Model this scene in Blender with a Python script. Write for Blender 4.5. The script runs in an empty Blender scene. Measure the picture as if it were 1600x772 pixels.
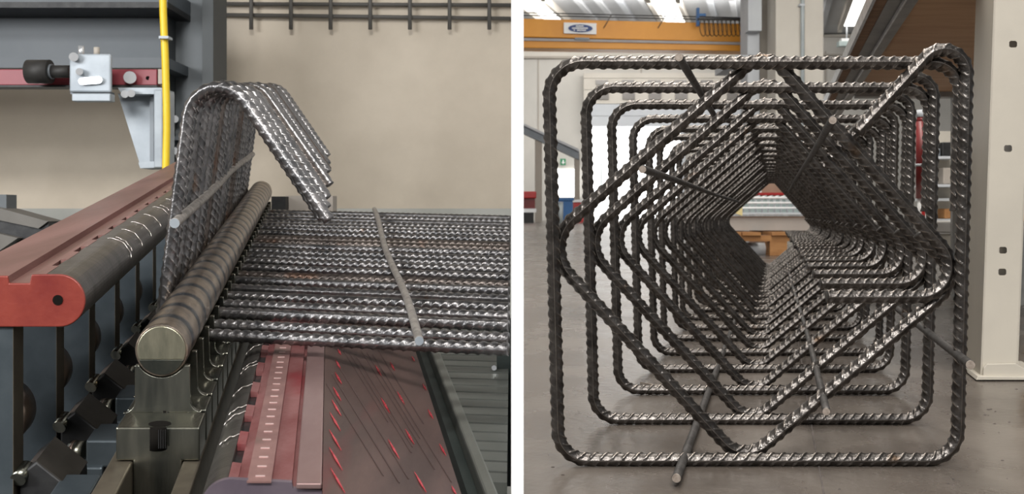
import bpy, bmesh, math, random
import numpy as np
from mathutils import Vector
random.seed(7)
rng = np.random.default_rng(7)

# ------------------------------------------------------------------ camera, world, lights
F = 1600.0                 # focal length in pixels of the 1600 x 772 frame
HY = 335.0                 # horizon row
ZC = 0.2329                # camera height over the hall floor
scene = bpy.context.scene
C = scene.collection
cam_d = bpy.data.cameras.new('camera'); cam = bpy.data.objects.new('camera', cam_d); C.objects.link(cam)
cam_d.sensor_width = 36; cam_d.lens = 36 * F / 1600
cam_d.shift_y = -(386 - HY) / 1600
cam_d.clip_start = 0.02; cam_d.clip_end = 200
cam.location = (0, 0, ZC); cam.rotation_euler = (math.pi / 2, 0, 0)
cam_d.dof.use_dof = True; cam_d.dof.focus_distance = 1.0; cam_d.dof.aperture_fstop = 22
scene.camera = cam
vs = scene.view_settings
vs.view_transform = 'Standard'; vs.look = 'None'; vs.gamma = 1; vs.use_curve_mapping = False
vs.exposure = 0.0

world = bpy.data.worlds.new('world'); scene.world = world; world.use_nodes = True
bg = world.node_tree.nodes['Background']
bg.inputs[0].default_value = (0.96, 0.98, 1.0, 1); bg.inputs[1].default_value = 0.22

def area(name, loc, target, sx, sy, power, col=(1, 1, 1)):
    l = bpy.data.lights.new(name, 'AREA'); l.shape = 'RECTANGLE'; l.size = sx; l.size_y = sy
    l.energy = power; l.color = col
    o = bpy.data.objects.new(name, l); C.objects.link(o); o.location = loc
    o.rotation_euler = (Vector(target) - Vector(loc)).to_track_quat('-Z', 'Y').to_euler()
    return o
area('hall_skylight', (0.6, 2.4, 4.4), (0.6, 2.2, 0), 0.8, 5.0, 230, (1.0, 0.95, 0.88))
area('workshop_window', (-2.6, -0.3, 1.15), (-1.2, 3.4, 0.45), 1.8, 0.9, 92, (0.98, 0.99, 1.0))
area('partition_fill', (0.05, -1.9, 2.7), (0.0, 1.0, 0.3), 1.8, 0.6, 165, (1, 0.98, 0.95))  # added fill light behind the camera, whitens the partition's end
area('far_hall_fill', (5.0, 13.0, 6.6), (6.5, 34.0, 2.0), 9.0, 4.0, 1400, (1.0, 0.97, 0.92))  # added fill to brighten the far columns, not a fitted lamp
area('far_wall_fill', (2.5, 31.0, 6.5), (2.0, 38.0, 2.0), 12.0, 1.5, 700, (1.0, 0.98, 0.95))  # added fill behind the crane, lifts the far wall out of its shadow

# ------------------------------------------------------------------ geometry helpers
def W(px, py, d):
    return Vector(((px - 800) / F * d, d, ZC + (HY - py) / F * d))
LVP = (515.0, 130.0); RVP = (1210.0, 335.0)
def vpdir(vp): return Vector(((vp[0] - 800) / F, 1.0, (HY - vp[1]) / F))
LD = vpdir(LVP); RD = vpdir(RVP); FD = Vector((0, 1, 0))

WL = {}
def link(name, me, loc, parent=None):
    o = bpy.data.objects.new(name, me); C.objects.link(o)
    WL[o.name] = Vector(loc)
    if parent is not None:
        o.parent = parent; o.location = Vector(loc) - WL[parent.name]
    else:
        o.location = loc
    return o
def mesh(name, verts, faces, mat, parent=None, smooth=False, bevel=0, seg=2, attr=None, origin=None):
    v = np.array([tuple(p) for p in verts], dtype=np.float64) if not isinstance(verts, np.ndarray) else verts
    lo = v.min(0); hi = v.max(0)
    loc = Vector(((lo[0] + hi[0]) / 2, (lo[1] + hi[1]) / 2, lo[2])) if origin is None else Vector(origin)
    v = v - np.array(loc)
    me = bpy.data.meshes.new(name)
    if isinstance(faces, np.ndarray):
        n = len(faces)
        me.vertices.add(len(v)); me.vertices.foreach_set('co', v.ravel().astype(np.float32))
        me.loops.add(n * 4); me.loops.foreach_set('vertex_index', faces.ravel().astype(np.int32))
        me.polygons.add(n); me.polygons.foreach_set('loop_start', np.arange(n, dtype=np.int32) * 4)
        me.update(calc_edges=True); me.validate()
    else:
        me.from_pydata([tuple(p) for p in v], [], faces)
        bm = bmesh.new(); bm.from_mesh(me); bmesh.ops.recalc_face_normals(bm, faces=bm.faces); bm.to_mesh(me); bm.free()
    if attr is not None:
        a = me.attributes.new('rib', 'FLOAT', 'POINT'); a.data.foreach_set('value', attr.astype(np.float32))
    me.materials.append(mat)
    if smooth:
        me.polygons.foreach_set('use_smooth', np.ones(len(me.polygons), dtype=bool))
    o = link(name, me, loc, parent)
    if bevel:
        b = o.modifiers.new('bevel', 'BEVEL'); b.width = bevel; b.segments = seg; b.limit_method = 'ANGLE'; b.angle_limit = 0.6
    return o
def empty(name, loc):
    o = bpy.data.objects.new(name, None); C.objects.link(o); o.location = loc; o.empty_display_size = 0.05
    WL[o.name] = Vector(loc); return o
def tag(o, label, cat, group=None):
    o['label'] = label; o['category'] = cat
    if group: o['group'] = group
    return o
def struct(o, label=None):
    o['kind'] = 'structure'
    if label: o['label'] = label
    return o
def copy_tree(o, off, parent=None):
    c = o.copy(); C.objects.link(c)
    WL[c.name] = WL[o.name] + Vector(off)
    if parent is None: c.location = o.location + Vector(off)
    else: c.parent = parent
    for ch in o.children: copy_tree(ch, off, c)
    return c
def extr(name, ring, vec, mat, parent=None, bevel=0, smooth=False, seg=2, hole=None):
    """prism of a polygon ring (3D points) along vec"""
    n = len(ring); v = list(ring) + [p + vec for p in ring]
    f = [list(range(n)), list(range(2 * n - 1, n - 1, -1))] + [[i, (i + 1) % n, n + (i + 1) % n, n + i] for i in range(n)]
    return mesh(name, v, f, mat, parent, smooth, bevel, seg)
def prism(name, pts, d0, d1, mat, parent=None, dr=None, bevel=0, seg=2, dref=None):
    dr = LD if dr is None else dr; dref = d0 if dref is None else dref
    return extr(name, [W(x, y, dref) + dr * (d0 - dref) for x, y in pts], dr * (d1 - d0), mat, parent, bevel, seg=seg)
def rect(x0, y0, x1, y1): return [(x0, y0), (x1, y0), (x1, y1), (x0, y1)]
def arc(cx, cy, r, a0, a1, n):
    return [(cx + r * math.cos(math.radians(a0 + (a1 - a0) * i / n)), cy - r * math.sin(math.radians(a0 + (a1 - a0) * i / n))) for i in range(n + 1)]
def shaft(name, cpx, secs, mat, dr, parent=None, seg=40, attr=None):
    """round bar: list of (depth, px radius at first depth) circles kept in the XZ plane"""
    d0 = secs[0][0]; c0 = W(cpx[0], cpx[1], d0); v = []; f = []; at = []
    for k, (d, r) in enumerate(secs):
        c = c0 + dr * (d - d0); R = r / F * d0
        for i in range(seg):
            a = 2 * math.pi * i / seg
            v.append(c + Vector((R * math.cos(a), 0, R * math.sin(a)))); at.append(attr[k] if attr else 0)
        if k:
            b = (k - 1) * seg
            for i in range(seg):
                j = (i + 1) % seg; f.append([b + i, b + j, b + seg + j, b + seg + i])
    f.append(list(range(seg))); f.append(list(range(len(v) - seg, len(v))))
    o = mesh(name, v, f, mat, parent, True, attr=np.array(at))
    for p in o.data.polygons[-2:]: p.use_smooth = False
    return o
def cyl(name, p0, p1, r, mat, parent=None, seg=20, r1=None):
    p0 = Vector(p0); p1 = Vector(p1); t = (p1 - p0).normalized()
    n = t.orthogonal().normalized(); b = t.cross(n); v = []
    for p, rr in ((p0, r), (p1, r if r1 is None else r1)):
        for i in range(seg):
            a = 2 * math.pi * i / seg; v.append(p + (n * math.cos(a) + b * math.sin(a)) * rr)
    f = [list(range(seg)), list(range(seg, 2 * seg))] + [[i, (i + 1) % seg, seg + (i + 1) % seg, seg + i] for i in range(seg)]
    o = mesh(name, v, f, mat, parent)
    for p in o.data.polygons:
        if len(p.vertices) == 4: p.use_smooth = True
    return o
def sweep(path, rad, seg):
    """verts/faces of a tube; rad(s,theta)->radius array"""
    P = np.array(path, dtype=np.float64); T = np.gradient(P, axis=0); T /= np.linalg.norm(T, axis=1)[:, None]
    s = np.concatenate([[0], np.cumsum(np.linalg.norm(np.diff(P, axis=0), axis=1))])
    n0 = np.array([0.0, 1.0, 0.0])
    if abs(T[0] @ n0) > 0.9: n0 = np.array([0, 0, 1.0])
    N = np.zeros_like(P); n = n0 - T[0] * (T[0] @ n0); n /= np.linalg.norm(n)
    for i in range(len(P)):
        n = n - T[i] * (T[i] @ n); n /= np.linalg.norm(n); N[i] = n
    B = np.cross(T, N); th = np.arange(seg) * 2 * np.pi / seg
    R, A = rad(s[:, None], th[None, :])
    V = P[:, None, :] + R[:, :, None] * (np.cos(th)[None, :, None] * N[:, None, :] + np.sin(th)[None, :, None] * B[:, None, :])
    m = len(P); idx = np.arange(m * seg).reshape(m, seg); nx = np.roll(idx, -1, axis=1)
    Q = np.stack([idx[:-1], idx[1:], nx[1:], nx[:-1]], axis=-1).reshape(-1, 4)
    V = V.reshape(-1, 3); A = A.reshape(-1)
    # end caps as quad strips
    caps = []
    for base in (0, (m - 1) * seg):
        for i in range(seg // 2 - 1):
            q = [base + i, base + i + 1, base + seg - 2 - i, base + seg - 1 - i]
            caps.append(q if base == 0 else q[::-1])
    return V, np.concatenate([Q, np.array(caps)]), A
def resample(path, step):
    P = np.array([tuple(p) for p in path], dtype=np.float64)
    s = np.concatenate([[0], np.cumsum(np.linalg.norm(np.diff(P, axis=0), axis=1))])
    n = max(4, int(s[-1] / step)); t = np.linspace(0, s[-1], n)
    return np.stack([np.interp(t, s, P[:, k]) for k in range(3)], axis=1)
def rebar(name, path, r, mat, parent, pitch=0.0102, h=0.00125, seg=40, phase=0.0, twist=0.0, step=None, origin=None):
    P = resample(path, step or pitch / 11)
    def rad(s, th):
        t = np.mod(th + twist, 2 * np.pi); up = t < np.pi
        tt = np.where(up, t, t - np.pi); cres = np.sin(np.clip(tt, 0, np.pi)) ** 0.6
        ph = np.where(up, (s + 0.85 * r * tt + phase) / pitch, (s + 0.85 * r * tt * 1.0 + phase + pitch / 2) / pitch)
        q = np.mod(ph, 1.0) - 0.5
        bump = np.exp(-(q / 0.105) ** 2) * cres
        lon = np.exp(-(np.minimum(tt, np.pi - tt) / 0.17) ** 2) * 0.6 + 0 * s
        k = np.maximum(bump, lon)
        return r - 0.35 * h + h * k, k
    V, Q, A = sweep(P, rad, seg)
    return mesh(name, V, Q, mat, parent, True, attr=A, origin=origin)
def tube(name, path, r, mat, parent=None, seg=10, step=None):
    P = resample(path, step) if step else np.array([tuple(p) for p in path], dtype=np.float64)
    V, Q, A = sweep(P, lambda s, t: (r + 0 * s + 0 * t, 0 * s + 0 * t), seg)
    return mesh(name, V, Q, mat, parent, True)
def fillet(pts, rads, n=14):
    """2D polyline with rounded corners"""
    out = [np.array(pts[0], float)]
    for i in range(1, len(pts) - 1):
        p = np.array(pts[i], float); a = np.array(pts[i - 1], float) - p; b = np.array(pts[i + 1], float) - p
        la = np.linalg.norm(a); lb = np.linalg.norm(b); a /= la; b /= lb
        ang = math.acos(np.clip(a @ b, -1, 1)); r = rads[i - 1]; t = r / math.tan(ang / 2)
        bis = (a + b) / np.linalg.norm(a + b); c = p + bis * r / math.sin(ang / 2)
        v0 = p + a * t - c; v1 = p + b * t - c
        a0 = math.atan2(v0[1], v0[0]); a1 = math.atan2(v1[1], v1[0]); da = (a1 - a0 + math.pi) % (2 * math.pi) - math.pi
        for k in range(n + 1):
            q = a0 + da * k / n; out.append(c + r * np.array([math.cos(q), math.sin(q)]))
    out.append(np.array(pts[-1], float)); return out

# ------------------------------------------------------------------ materials
def mat(name, c1, c2=None, scale=20, rough=0.5, metal=0.0, bump=0.0, bscale=None, stretch=(1, 1, 1), rvar=0.0, detail=6, c3=None, c3amt=0.0, spec=0.5, lo=0.35, hi=0.65):
    m = bpy.data.materials.new(name); m.use_nodes = True; nt = m.node_tree; N = nt.nodes; L = nt.links
    b = N['Principled BSDF']; b.inputs['Roughness'].default_value = rough; b.inputs['Metallic'].default_value = metal
    b.inputs['Specular IOR Level'].default_value = spec
    c2 = c2 or c1
    tc = N.new('ShaderNodeTexCoord'); mp = N.new('ShaderNodeMapping'); mp.inputs['Scale'].default_value = stretch
    oi = N.new('ShaderNodeObjectInfo'); om = N.new('ShaderNodeMath'); om.operation = 'MULTIPLY'; om.inputs[1].default_value = 37.0
    L.new(oi.outputs['Random'], om.inputs[0]); L.new(om.outputs[0], mp.inputs['Location'])
    L.new(tc.outputs['Object'], mp.inputs[0])
    nz = N.new('ShaderNodeTexNoise'); nz.inputs['Scale'].default_value = scale; nz.inputs['Detail'].default_value = detail; nz.inputs['Roughness'].default_value = 0.6
    L.new(mp.outputs[0], nz.inputs['Vector'])
    cr = N.new('ShaderNodeValToRGB'); cr.color_ramp.elements[0].position = lo; cr.color_ramp.elements[1].position = hi
    cr.color_ramp.elements[0].color = (*c1, 1); cr.color_ramp.elements[1].color = (*c2, 1)
    L.new(nz.outputs['Fac'], cr.inputs[0]); col = cr.outputs[0]
    if c3 is not None:
        n3 = N.new('ShaderNodeTexNoise'); n3.inputs['Scale'].default_value = scale * 0.37; n3.inputs['Detail'].default_value = 8
        L.new(mp.outputs[0], n3.inputs['Vector'])
        r3 = N.new('ShaderNodeValToRGB'); r3.color_ramp.elements[0].position = 0.62 - c3amt; r3.color_ramp.elements[1].position = 0.72 - c3amt * 0.6
        L.new(n3.outputs['Fac'], r3.inputs[0])
        mx = N.new('ShaderNodeMixRGB'); mx.inputs[2].default_value = (*c3, 1)
        L.new(r3.outputs[0], mx.inputs[0]); L.new(col, mx.inputs[1]); col = mx.outputs[0]
    L.new(col, b.inputs['Base Color'])
    if rvar:
        mr = N.new('ShaderNodeMapRange'); mr.inputs['To Min'].default_value = max(0.02, rough - rvar); mr.inputs['To Max'].default_value = rough + rvar
        L.new(nz.outputs['Fac'], mr.inputs['Value']); L.new(mr.outputs[0], b.inputs['Roughness'])
    if bump:
        nb = N.new('ShaderNodeTexNoise'); nb.inputs['Scale'].default_value = bscale or scale * 4; nb.inputs['Detail'].default_value = 5
        L.new(mp.outputs[0], nb.inputs['Vector'])
        bp = N.new('ShaderNodeBump'); bp.inputs['Strength'].default_value = bump; bp.inputs['Distance'].default_value = 0.002
        L.new(nb.outputs['Fac'], bp.inputs['Height']); L.new(bp.outputs[0], b.inputs['Normal'])
    return m
def ribbed(name, c1, c2, tip, rough, rtip, metal, rust=None, rustamt=0.0, t0=0.45, t1=0.9, w0=0.3, w1=0.55):
    """steel whose worn rib tips (mesh attribute) are barer and brighter"""
    m = mat(name, c1, c2, 60, rough, metal, 0.25, 400, c3=rust, c3amt=rustamt)
    nt = m.node_tree; N = nt.nodes; L = nt.links; b = N['Principled BSDF']
    at = N.new('ShaderNodeAttribute'); at.attribute_name = 'rib'
    mr = N.new('ShaderNodeMapRange'); mr.inputs['From Min'].default_value = t0; mr.inputs['From Max'].default_value = t1
    L.new(at.outputs['Fac'], mr.inputs['Value'])
    nz = N.new('ShaderNodeTexNoise'); nz.inputs['Scale'].default_value = 90; tc = N.new('ShaderNodeTexCoord'); L.new(tc.outputs['Object'], nz.inputs['Vector'])
    wr = N.new('ShaderNodeMapRange'); wr.inputs['From Min'].default_value = w0; wr.inputs['From Max'].default_value = w1
    L.new(nz.outputs['Fac'], wr.inputs['Value'])
    mu = N.new('ShaderNodeMath'); mu.operation = 'MULTIPLY'; L.new(mr.outputs[0], mu.inputs[0]); L.new(wr.outputs[0], mu.inputs[1])
    old = b.inputs['Base Color'].links[0].from_socket
    mx = N.new('ShaderNodeMixRGB'); mx.inputs[2].default_value = (*tip, 1); L.new(mu.outputs[0], mx.inputs[0]); L.new(old, mx.inputs[1]); L.new(mx.outputs[0], b.inputs['Base Color'])
    rm = N.new('ShaderNodeMapRange'); rm.inputs['To Min'].default_value = rough; rm.inputs['To Max'].default_value = rtip
    L.new(mu.outputs[0], rm.inputs['Value']); L.new(rm.outputs[0], b.inputs['Roughness'])
    return m
def emit(name, col, s):
    m = bpy.data.materials.new(name); m.use_nodes = True; nt = m.node_tree
    b = nt.nodes['Principled BSDF']; b.inputs['Base Color'].default_value = (0.8, 0.8, 0.8, 1)
    b.inputs['Emission Color'].default_value = (*col, 1); b.inputs['Emission Strength'].default_value = s
    return m
M = {}
M['stirrup'] = ribbed('dark_rebar', (0.058, 0.052, 0.048), (0.145, 0.133, 0.124), (0.62, 0.54, 0.47), 0.30, 0.18, 0.9, (0.10, 0.068, 0.046), -0.06)
M['silver'] = ribbed('bright_rebar', (0.10, 0.10, 0.103), (0.23, 0.22, 0.218), (0.66, 0.63, 0.60), 0.32, 0.18, 0.9, (0.16, 0.11, 0.08), -0.05)
M['silver_rust'] = ribbed('rusty_rebar', (0.085, 0.072, 0.066), (0.17, 0.145, 0.13), (0.55, 0.48, 0.43), 0.36, 0.22, 0.85, (0.14, 0.088, 0.065), 0.05)
M['wire'] = mat('dull_wire', (0.055, 0.052, 0.05), (0.12, 0.113, 0.108), 80, 0.5, 0.6, 0.3)
M['wire_pale'] = mat('pale_wire', (0.20, 0.185, 0.17), (0.36, 0.33, 0.30), 120, 0.55, 0.5, 0.3)
M['cut'] = mat('cut_steel', (0.26, 0.215, 0.18), (0.42, 0.36, 0.31), 300, 0.45, 0.3)
M['white'] = mat('white_paint', (0.93, 0.93, 0.93), None, 5, 0.8)
M['wall_beige'] = mat('beige_wall', (0.52, 0.455, 0.37), (0.60, 0.53, 0.435), 3.5, 0.9, 0, 0.1, 60, c3=(0.40, 0.345, 0.28), c3amt=0.0)
M['concrete'] = mat('concrete_floor', (0.075, 0.062, 0.052), (0.145, 0.124, 0.107), 5.0, 0.27, 0, 0.25, 90, rvar=0.10, c3=(0.060, 0.049, 0.041), c3amt=0.04, lo=0.38, hi=0.64)
M['dark_floor'] = mat('unseen_dark', (0.05, 0.05, 0.05), (0.09, 0.085, 0.08), 4, 0.6, 0, 0.1)  # dark surface of the unseen floor and ceiling that keep light out
M['dark'] = mat('black_steel', (0.012, 0.012, 0.013), (0.03, 0.03, 0.03), 40, 0.5, 0.3, 0.1)
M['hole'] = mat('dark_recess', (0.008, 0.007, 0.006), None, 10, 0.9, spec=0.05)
M['joint'] = mat('floor_joint', (0.06, 0.05, 0.045), (0.12, 0.10, 0.09), 40, 0.9)

# ------------------------------------------------------------------ large structure
PX0, PX1, PD = 799.0, 818.0, 0.55
x0 = (PX0 - 800) / F * PD; x1 = (PX1 - 800) / F * PD
def boxw(name, a, b, m, parent=None, bevel=0):
    (ax, ay, az), (bx, by, bz) = a, b
    ring = [Vector((ax, ay, az)), Vector((bx, ay, az)), Vector((bx, ay, bz)), Vector((ax, ay, bz))]
    return extr(name, ring, Vector((0, by - ay, 0)), m, parent, bevel)
struct(boxw('wall_middle', (x0, PD, -0.75), (x1, 3.6, 3.2), M['white']), 'white partition board between the bending machine and the stirrup hall')
struct(boxw('wall_back', (-4.5, 3.5, -0.75), (x0, 3.6, 3.2), M['wall_beige']), 'beige plastered wall behind the bending machine')
struct(boxw('floor_machine', (-4.5, -2.5, -0.75), (x0, 3.5, -0.70), M['dark_floor']), 'unseen dark workshop floor added under the bending machine')  # unseen floor, added dark to stop world light from below
fl = struct(boxw('floor', (x1, -2.5, -0.10), (16, 38.2, 0.0), M['concrete']), 'brown grey concrete floor of the hall')
FW = 38.0
struct(boxw('wall_left_blocker', (-4.6, -2.5, -0.75), (-4.5, 3.6, 3.2), M['wall_beige']), 'unseen beige side wall added to shape the light in the machine workshop')  # added out of view to give the metal's reflections contrast
struct(boxw('ceiling_blocker', (-4.6, -1.2, 3.2), (x0, 3.6, 3.3), M['dark_floor']), 'unseen dark ceiling added to cut the light over the bending machine')  # added out of view, blocks light from above to deepen contrast

# ================================================================== RIGHT: reinforcement cage
D1 = 0.948; STEP = 0.186; NS = 20; RB = 0.0061
def to3(pts, d, off):
    P = [W(x, y, d) for x, y in pts]; n = len(P)
    s = np.concatenate([[0], np.cumsum([(P[i + 1] - P[i]).length for i in range(n - 1)])])
    return [P[i] + FD * off(s[i], s[-1]) for i in range(n)]
cage = empty('reinforcement_cage', W(1185, 728, D1))
tag(cage, 'dark ribbed steel reinforcement cage of square and diamond stirrups standing on the concrete floor', 'rebar cage')
sq = fillet([(1336, 207), (1509, 19), (1496, 718), (873, 718), (857, 97.5), (1504, 97.5), (1500, 330)], [37, 48, 46, 52, 46], 16)
def off_sq(s, L):
    a = -0.0066 * max(0, 1 - s / 0.35); b = 0.0068 * max(0, 1 - (L - s) / 0.35); return a + b
square = rebar('square_stirrup', to3(sq, D1, off_sq), RB, M['stirrup'], cage, phase=0.002)
dm = fillet([(1289, 463), (1539, 463), (1196, 77), (847.6, 383.6), (1161.5, 723), (1504, 437), (1440, 364)], [48, 40, 62, 46, 44], 16)
def off_dm(s, L):
    a = -0.0064 * max(0, 1 - s / 0.30); b = 0.0066 * max(0, 1 - (L - s) / 0.25); return a + b
diamond = rebar('diamond_stirrup', to3(dm, D1 + 0.0126, off_dm), RB, M['stirrup'], cage, phase=0.004)
for o in (square, diamond):
    for k in range(1, NS):
        c = o.copy(); C.objects.link(c); c.parent = cage
        j = Vector((rng.normal(0, 0.0012), rng.normal(0, 0.004), abs(rng.normal(0, 0.0006))))
        c.location = o.location + RD * (STEP * k) + j
        c.rotation_euler = (rng.normal(0, 0.004), 0, rng.normal(0, 0.006))
def rod(px, py, d0, d1, r, kink=0.0):
    p0 = W(px, py, d0); v = RD * (d1 - d0); path = []
    for i in range(41):
        t = i / 40; path.append(p0 + v * t + Vector((math.sin(t * 9) * kink, 0, math.cos(t * 7) * kink * 0.6)))
    o = rebar('assembly_wire', path, r, M['wire'], cage, pitch=0.006, h=0.0006, seg=14, step=0.0016)
    cyl('cut_end', p0 - v.normalized() * 0.0012, p0 + v.normalized() * 0.001, r * 0.93, M['cut'], o, 16)
rod(1061, 90, 0.872, 1.42, 0.0036)
rod(1004, 265, 0.888, 3.2, 0.0034, 0.001)
rod(1301, 188, 0.888, 3.6, 0.0036, 0.001)
rod(1291, 643, 0.895, 4.4, 0.0034, 0.002)
rod(1057, 747, 0.872, 2.3, 0.0040)
rod(1516, 570, 0.880, 1.5, 0.0040)

# ------------------------------------------------------------------ right: near rack
M['rack'] = mat('cream_rack_paint', (0.53, 0.49, 0.42), (0.59, 0.545, 0.465), 8, 0.45, 0, 0.05, 30, c3=(0.50, 0.45, 0.37), c3amt=-0.08)
M['galv'] = mat('galvanised_steel', (0.42, 0.43, 0.44), (0.58, 0.59, 0.60), 30, 0.35, 0.8, 0.05, stretch=(1, 1, 0.2))
M['ply'] = mat('plywood', (0.46, 0.26, 0.135), (0.56, 0.34, 0.185), 6, 0.6, 0, 0.05, 80, stretch=(1, 6, 1))
M['ply_dark'] = mat('dark_plywood', (0.20, 0.115, 0.065), (0.30, 0.17, 0.10), 6, 0.7, 0, 0.05, 80, stretch=(1, 6, 1))
M['grey_steel'] = mat('grey_steel', (0.25, 0.25, 0.24), (0.33, 0.325, 0.31), 20, 0.5, 0.3, 0.05)
rp = empty('rack_post', W(1565, 590, 1.5))
tag(rp, 'cream perforated upright of a storage rack with footplate at the right edge', 'rack post')
DP = 1.44
def post_x(y, side):            # slight lean of the upright
    t = y / 590.0
    return (1553 - 21 * t) if side == 0 else (1613 - 23 * t)
slots = [(1583, 69), (1575, 232), (1567, 391), (1566, 425)]
bounds = [-300, 150, 310, 408, 590]
fv = []; ff = []
for (sx, sy), ya, yb in zip(slots, bounds[:-1], bounds[1:]):
    outer = [(post_x(ya, 0), ya), (post_x(ya, 1), ya), (post_x(yb, 1), yb), (post_x(yb, 0), yb)]
    w, h, c = 6.2, 5.2, 2.2
    inner = [(sx - w + c, sy - h), (sx + w - c, sy - h), (sx + w, sy - h + c), (sx + w, sy + h - c), (sx + w - c, sy + h), (sx - w + c, sy + h), (sx - w, sy + h - c), (sx - w, sy - h + c)]
    for dd in (DP, DP + 0.0025):
        b = len(fv); fv += [W(x, y, dd) for x, y in outer + inner]
        O = lambda i: b + i
        I = lambda i: b + 4 + i
        ff += [[O(0), O(1), I(1), I(0)], [O(1), I(2), I(1)], [O(1), O(2), I(3), I(2)], [O(2), I(4), I(3)], [O(2), O(3), I(5), I(4)], [O(3), I(6), I(5)], [O(3), O(0), I(7), I(6)], [O(0), I(0), I(7)]]
    b = len(fv) - 24
    ff += [[b + 4 + i, b + 4 + (i + 1) % 8, b + 16 + (i + 1) % 8, b + 16 + i] for i in range(8)]
mesh('front_flange', fv, ff, M['rack'], rp)
prism('side_web', [(post_x(-300, 0), -300), (post_x(-300, 0) + 3, -300), (post_x(590, 0) + 3, 590), (post_x(590, 0), 590)], DP, DP + 0.135, M['rack'], rp, RD, 0.0012)
prism('side_web', [(post_x(-300, 1) - 3, -300), (post_x(-300, 1), -300), (post_x(590, 1), 590), (post_x(590, 1) - 3, 590)], DP, DP + 0.135, M['rack'], rp, RD, 0.0012)
ft = prism('foot_plate', [(1525, 594), (1640, 594), (1640, 590), (1528, 588)], DP - 0.012, DP + 0.15, M['rack'], rp, RD, 0.0008)
prism('foot_gusset', [(1536, 590), (1537, 575), (1542, 569), (1587, 568), (1622, 589)], DP - 0.006, DP - 0.002, M['rack'], rp, RD, 0.0008)

sh = empty('rack_shelf', W(1420, 150, 1.7))
tag(sh, 'plywood rack shelf overhead with grey steel edge beams, seen from below', 'shelf')
DS = 2.78; n0 = 1.52
def along(pts, dref, da, db, m, name, parent, bevel=0):      # px profile given at dref, swept da..db towards the right vanishing point
    ring = [W(x, y, dref) + RD * (da - dref) for x, y in pts]
    return extr(name, ring, RD * (db - da), m, parent, bevel)
along([(1336, 139), (1560, 139), (1560, 143), (1336, 143)], DS, n0, DS, M['ply'], 'plywood_board', sh)
along([(1301, 136), (1316, 136), (1316, 140), (1301, 140)], DS, n0, DS + 0.7, M['ply_dark'], 'plywood_board', sh)
along([(1313, 134), (1337, 134), (1337, 146), (1325, 147), (1325, 143), (1313, 141)], DS, n0, DS + 0.7, M['grey_steel'], 'edge_beam', sh)
along([(1324, 145), (1326, 145), (1326, 148), (1324, 148)], DS, n0, DS + 0.7, M['galv'], 'beam_lip', sh)
along([(1296.5, 132), (1301, 132), (1301, 143), (1298, 143)], DS, n0, DS + 0.7, M['galv'], 'edge_angle', sh)
along(rect(1337, 140, 1600, 151), DS, DS, DS + 0.05, M['grey_steel'], 'cross_beam', sh)
along(rect(1489, 151, 1500, HY + ZC * F / DS), DS, DS + 0.005, DS + 0.04, M['grey_steel'], 'rear_post', sh)

# ================================================================== RIGHT: far hall
M['hall_wall'] = mat('hall_wall', (0.52, 0.50, 0.46), (0.58, 0.555, 0.51), 0.6, 0.85)
M['hall_ceiling'] = mat('hall_ceiling', (0.50, 0.51, 0.52), (0.56, 0.57, 0.58), 0.5, 0.8)
M['daylight'] = emit('daylight_pane', (1.0, 1.0, 0.99), 2.0)
M['skylight'] = emit('skylight_pane', (1.0, 0.99, 0.96), 3.0)
M['orange'] = mat('crane_orange', (0.68, 0.27, 0.015), (0.78, 0.33, 0.025), 0.8, 0.45)
M['crane_grey'] = mat('crane_grey', (0.36, 0.33, 0.33), (0.42, 0.39, 0.38), 3, 0.6)
M['off_white'] = mat('off_white', (0.56, 0.52, 0.46), (0.62, 0.58, 0.515), 0.8, 0.8)
M['cool_white'] = mat('cool_white', (0.50, 0.52, 0.55), (0.56, 0.58, 0.60), 1, 0.7)
M['blue_grey'] = mat('blue_grey_steel', (0.15, 0.17, 0.19), (0.20, 0.22, 0.24), 3, 0.5, 0.2)
M['taupe'] = mat('taupe', (0.36, 0.32, 0.28), (0.42, 0.38, 0.33), 1, 0.8)
M['window_grey'] = mat('grey_glass', (0.17, 0.155, 0.14), (0.21, 0.19, 0.175), 3, 0.3)
M['blue'] = mat('blue_plastic', (0.02, 0.10, 0.28), (0.03, 0.14, 0.36), 4, 0.5)
M['sign_blue'] = mat('sign_blue', (0.012, 0.045, 0.19), None, 4, 0.5)
M['red'] = mat('red_paint', (0.40, 0.02, 0.02), (0.50, 0.03, 0.03), 5, 0.4)
M['dark_red'] = mat('dark_red_paint', (0.13, 0.008, 0.008), (0.17, 0.012, 0.012), 5, 0.35)
M['green'] = mat('sign_green', (0.02, 0.24, 0.10), None, 5, 0.5)
M['wood'] = mat('pallet_wood', (0.36, 0.16, 0.055), (0.48, 0.24, 0.09), 8, 0.7, stretch=(1, 1, 4))
M['box_wood'] = mat('box_wood', (0.33, 0.20, 0.14), (0.42, 0.27, 0.19), 6, 0.7)
M['yellow'] = mat('yellow_paint', (0.80, 0.40, 0.02), (0.85, 0.46, 0.03), 5, 0.5)
M['paper'] = mat('yellow_paper', (0.80, 0.70, 0.36), None, 5, 0.8)
M['pipe'] = mat('conduit_grey', (0.36, 0.40, 0.41), (0.42, 0.46, 0.47), 4, 0.5)
M['cyan_lamp'] = mat('pale_teal_metal', (0.45, 0.54, 0.53), (0.52, 0.60, 0.58), 4, 0.5)
M['bench'] = mat('bench_grey', (0.42, 0.40, 0.375), (0.48, 0.455, 0.425), 5, 0.5, 0.2)

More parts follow.
